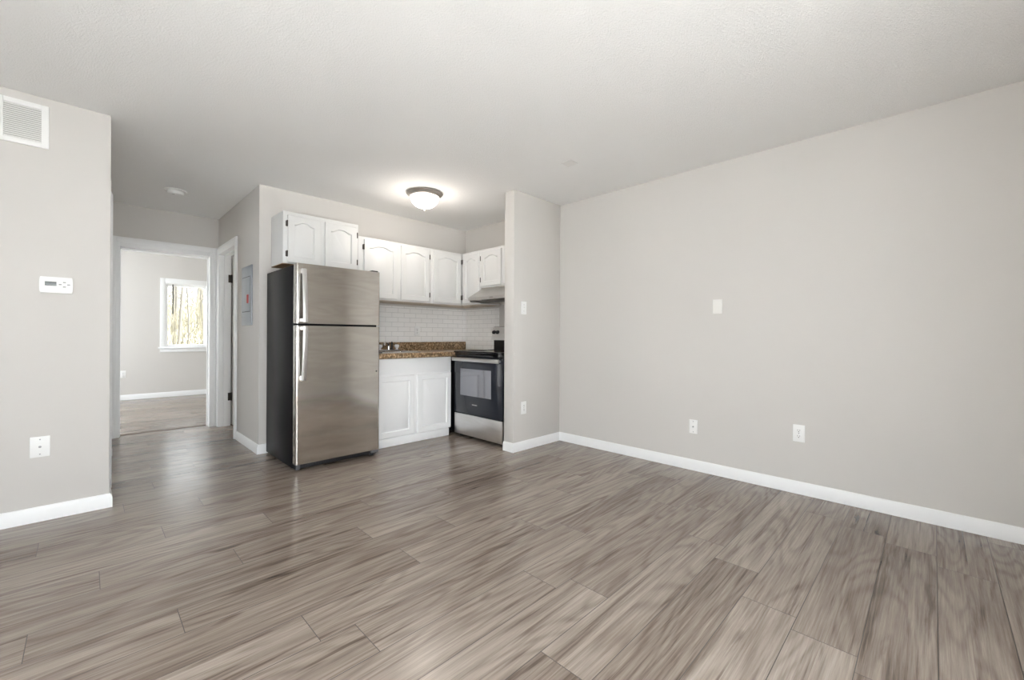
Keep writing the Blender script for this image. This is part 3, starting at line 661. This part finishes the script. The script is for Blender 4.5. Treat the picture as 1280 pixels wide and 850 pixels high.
def wall_plate(name, label, cat, loc, rz, wd=.072, ht=.117, kind='coax', group=None, m_=PLATE):
    """Local frame: the plate looks towards -y, its back on y = 0, centred on the origin."""
    p = thing(name, label, cat, loc, rz, group)
    boxes('plate', [((-wd / 2, -.006, -ht / 2), (wd / 2, 0, ht / 2), .003)], m_, p)
    def screw(z): lathe('screw', [(.0035, 0), (.0035, .0012), (0, .0016)], (0, -.0058, z), GREYSCREW, p, None, 12, '-Y')
    if kind == 'coax':
        j = lathe('jack', [(.0062, 0), (.0062, .002), (.0046, .003), (.0046, .009), (.002, .009), (.002, .004), (0, .004)], (0, -.0058, 0), GREYSCREW, p, None, 16, '-Y'); screw(.042); screw(-.042)
    if kind == 'duplex':
        for z in (.0195, -.0195):
            f = boxes('receptacle', [((-.0165, -.0085, z - .0135), (.0165, -.005, z + .0135), .004)], m_, p)
            boxes('slots', [((-.0075, -.0088, z - .001), (-.0052, -.0083, z + .008)), ((.0052, -.0088, z - .001), (.0075, -.0083, z + .0065)), ((-.0026, -.0088, z - .010), (.0026, -.0083, z - .005))], DARK, f)
        screw(0)
    if kind == 'switch':
        boxes('toggle', [((-.005, -.007, -.012), (.005, -.004, .012)), ((-.0035, -.018, .001), (.0035, -.004, .010), .002)], m_, p); screw(.030); screw(-.030)
    if kind == 'rocker':
        f = boxes('rocker', [((-.0165, -.009, -.033), (.0165, -.005, .033), .002)], m_, p); screw(.048); screw(-.048)
    return p
wall_plate('cable_plate', 'white square cable wall plate low on the left wall', 'wall plate', (-.186, YL, .428), 0, .079, .118)
wall_plate('cable_plate', 'small white cable jack plate low on the long right wall', 'wall plate', (XR, 1.381, .352), R90, .066, .112)
wall_plate('outlet', 'white duplex outlet low on the long right wall', 'outlet', (XR, .659, .417), R90, .070, .118, 'duplex')
wall_plate('switch_plate', 'off white blank plate halfway up the long right wall', 'wall plate', (XR, 1.199, 1.317), R90, .070, .113, 'blank', m_=mat('ivory_plastic', (.80, .785, .75), .4))
wall_plate('light_switch', 'white light switch on the short partition wall', 'light switch', (2.921, YS0, 1.346), 0, .074, .122, 'switch')
wall_plate('outlet', 'white duplex outlet low on the short partition wall', 'outlet', (2.926, YS0, .400), 0, .072, .120, 'duplex')
wall_plate('outlet', 'white outlet on the subway tile backsplash above the counter', 'outlet', (2.745, YK - .006, 1.135), 0, .070, .114, 'duplex')
wall_plate('outlet', 'white outlet on the bedroom wall seen at the left of the doorway', 'outlet', (.420, YBED, .421), 0, .075, .12, 'duplex')

# electrical panel on the hallway's right wall (faces -x)
LP = (XH, 4.715, 1.454)
e = thing('electrical_panel', 'grey electrical breaker panel with a red latch on the hallway wall', 'electrical panel', LP, R90)
boxes('cover', [((-.178, -.012, -.285), (.178, 0, .285), .003)], PANEL, e)
dr = boxes('panel_door', [((-.135, -.016, -.150), (.135, -.010, .175), .003)], PANEL, e)
boxes('latch', [((.062, -.026, -.075), (.100, -.014, .006), .003)], RED, dr)['label'] = 'red latch'
boxes('door_recess', [((-.136, -.0128, .176), (.136, -.0115, .182)), ((-.136, -.0128, -.157), (.136, -.0115, -.151)), ((-.142, -.0128, -.157), (-.136, -.0115, .182)), ((.136, -.0128, -.157), (.142, -.0115, .182))], DARK, e)
for x, z in ((-.160, .262), (.160, .262), (-.160, -.2), (.160, -.2)):
    lathe('screw', [(.006, 0), (.006, .0015), (0, .002)], (x, -.0118, z), GREYSCREW, e, None, 12, '-Y')
# dark wand hanging in the bedroom window
bm = bmesh.new(); tube(bm, [(1.060, YBED + .035, 1.952), (1.060, YBED + .035, 1.43)], .009, 8)
tag(fin(bm, 'blind_wand', BLACKP), 'thin dark wand hanging inside the bedroom window', 'blind wand')

# unseen pale ground, added to bounce sunlight up through the windows
struct('ground_bounce', [((-11, -14, -.16), (11, YB - .12, -.06)), ((-11, YB - .12, -.16), (XW - .12, 5, -.06))], mat('pale_bounce_ground', (.52, .52, .515), .9), 'unseen pale ground added to bounce sunlight through the rear windows')

# ------------------------------------------------------------------ bare woods outside the bedroom window
bm = bmesh.new(); N = 40; gv = []
for i in range(N + 1):
    for j in range(N + 1):
        x, y = -14 + 36 * i / N, 9.9 + 45 * j / N
        gv.append(bm.verts.new((x, y, -.35 + .11 * max(0, y - 15) + .25 * mnoise.noise((x * .25, y * .25, 0)))))
for i in range(N):
    for j in range(N):
        k = i * (N + 1) + j; bm.faces.new((gv[k], gv[k + N + 1], gv[k + N + 2], gv[k + 1]))
o = fin(bm, 'ground', LITTER); o['kind'] = 'structure'; o['label'] = 'leaf covered ground of the woods outside'
def gz(x, y): return -.35 + .11 * max(0, y - 15) + .25 * mnoise.noise((x * .25, y * .25, 0))
def tree(i, x, y, r0, h_):
    rg = random.Random(100 + i); z0 = gz(x, y) - .15
    t_ = thing('tree', 'slender bare tree in the pale woods outside the bedroom window', 'tree', (x, y, z0), 0, 'bare trees outside the bedroom window')
    bm = bmesh.new(); p = Vector((0, 0, 0)); pts = [p.copy()]; rad = [r0 * 1.3]
    for k in range(1, 9):
        p = p + Vector((rg.uniform(-.07, .07), rg.uniform(-.07, .07), h_ / 8)); pts.append(p.copy()); rad.append(r0 * (1 - .1 * k))
    tube(bm, pts, rad, 8); fin(bm, 'trunk', BARK, t_)
    for k in range(14):
        bm = bmesh.new(); a = rg.uniform(0, 2 * PI); q = rg.uniform(.22, .98); c0 = pts[min(7, int(q * 8))].lerp(pts[min(8, int(q * 8) + 1)], q * 8 % 1); ln = rg.uniform(.7, 1.9)
        d0 = Vector((math.cos(a), math.sin(a), rg.uniform(.3, 1.0))); b = [c0]
        for s_ in range(4):
            d0 = (d0 + Vector((rg.uniform(-.3, .3), rg.uniform(-.3, .3), rg.uniform(-.1, .3)))).normalized(); b.append(b[-1] + d0 * ln / 4)
        rr = r0 * .28; tube(bm, b, [rr, rr * .8, rr * .6, rr * .4, rr * .2], 5)
        for s_ in range(3):
            d1 = Vector((rg.uniform(-1, 1), rg.uniform(-1, 1), rg.uniform(0, 1))).normalized(); c1 = b[1 + s_]
            tube(bm, [c1, c1 + d1 * ln * .2, c1 + d1 * ln * .4 + Vector((0, 0, .05))], [rr * .35, rr * .25, rr * .1], 4)
        fin(bm, 'branch', BARK, t_)
for i, (x, y, r0, h_) in enumerate([(1.75, 14.2, .075, 6), (2.05, 15.6, .05, 5.5), (1.55, 16.5, .06, 7), (2.75, 17.5, .10, 8), (3.15, 20, .08, 8), (2.45, 21.5, .10, 9), (3.7, 23.5, .12, 9), (2.95, 26, .10, 9), (4.4, 29, .14, 10), (3.9, 33, .14, 10), (4.75, 31, .13, 10), (.6, 15, .09, 7), (-1.5, 17, .1, 7), (4.6, 17, .1, 7.5), (6.6, 22, .13, 9), (.8, 24, .12, 9), (2.4, 30, .12, 9), (5.6, 36, .16, 11)]):
    tree(i, x, y, r0 * .55, h_)
bm = bmesh.new(); rg = random.Random(5)
for i in range(5000):
    y = rg.uniform(15, 44); x = y * rg.uniform(.02, .24) + rg.uniform(-3, 3); z = gz(x, y)
    p = Vector((x, y, z + abs(rg.gauss(0, 1.0)) * (y / 22))); d_0 = Vector((rg.uniform(-.5, .5), rg.uniform(-.5, .5), 1)).normalized(); ln = rg.uniform(.3, 1.1)
    tube(bm, [p, p + d_0 * ln * .5, p + (d_0 + Vector((rg.uniform(-.3, .3), 0, 0))) * ln], [.012, .009, .003], 3)
o = fin(bm, 'underbrush', TWIG, auto=False); tag(o, 'tangle of pale bare twigs in the woods outside', 'brush', kind='stuff')
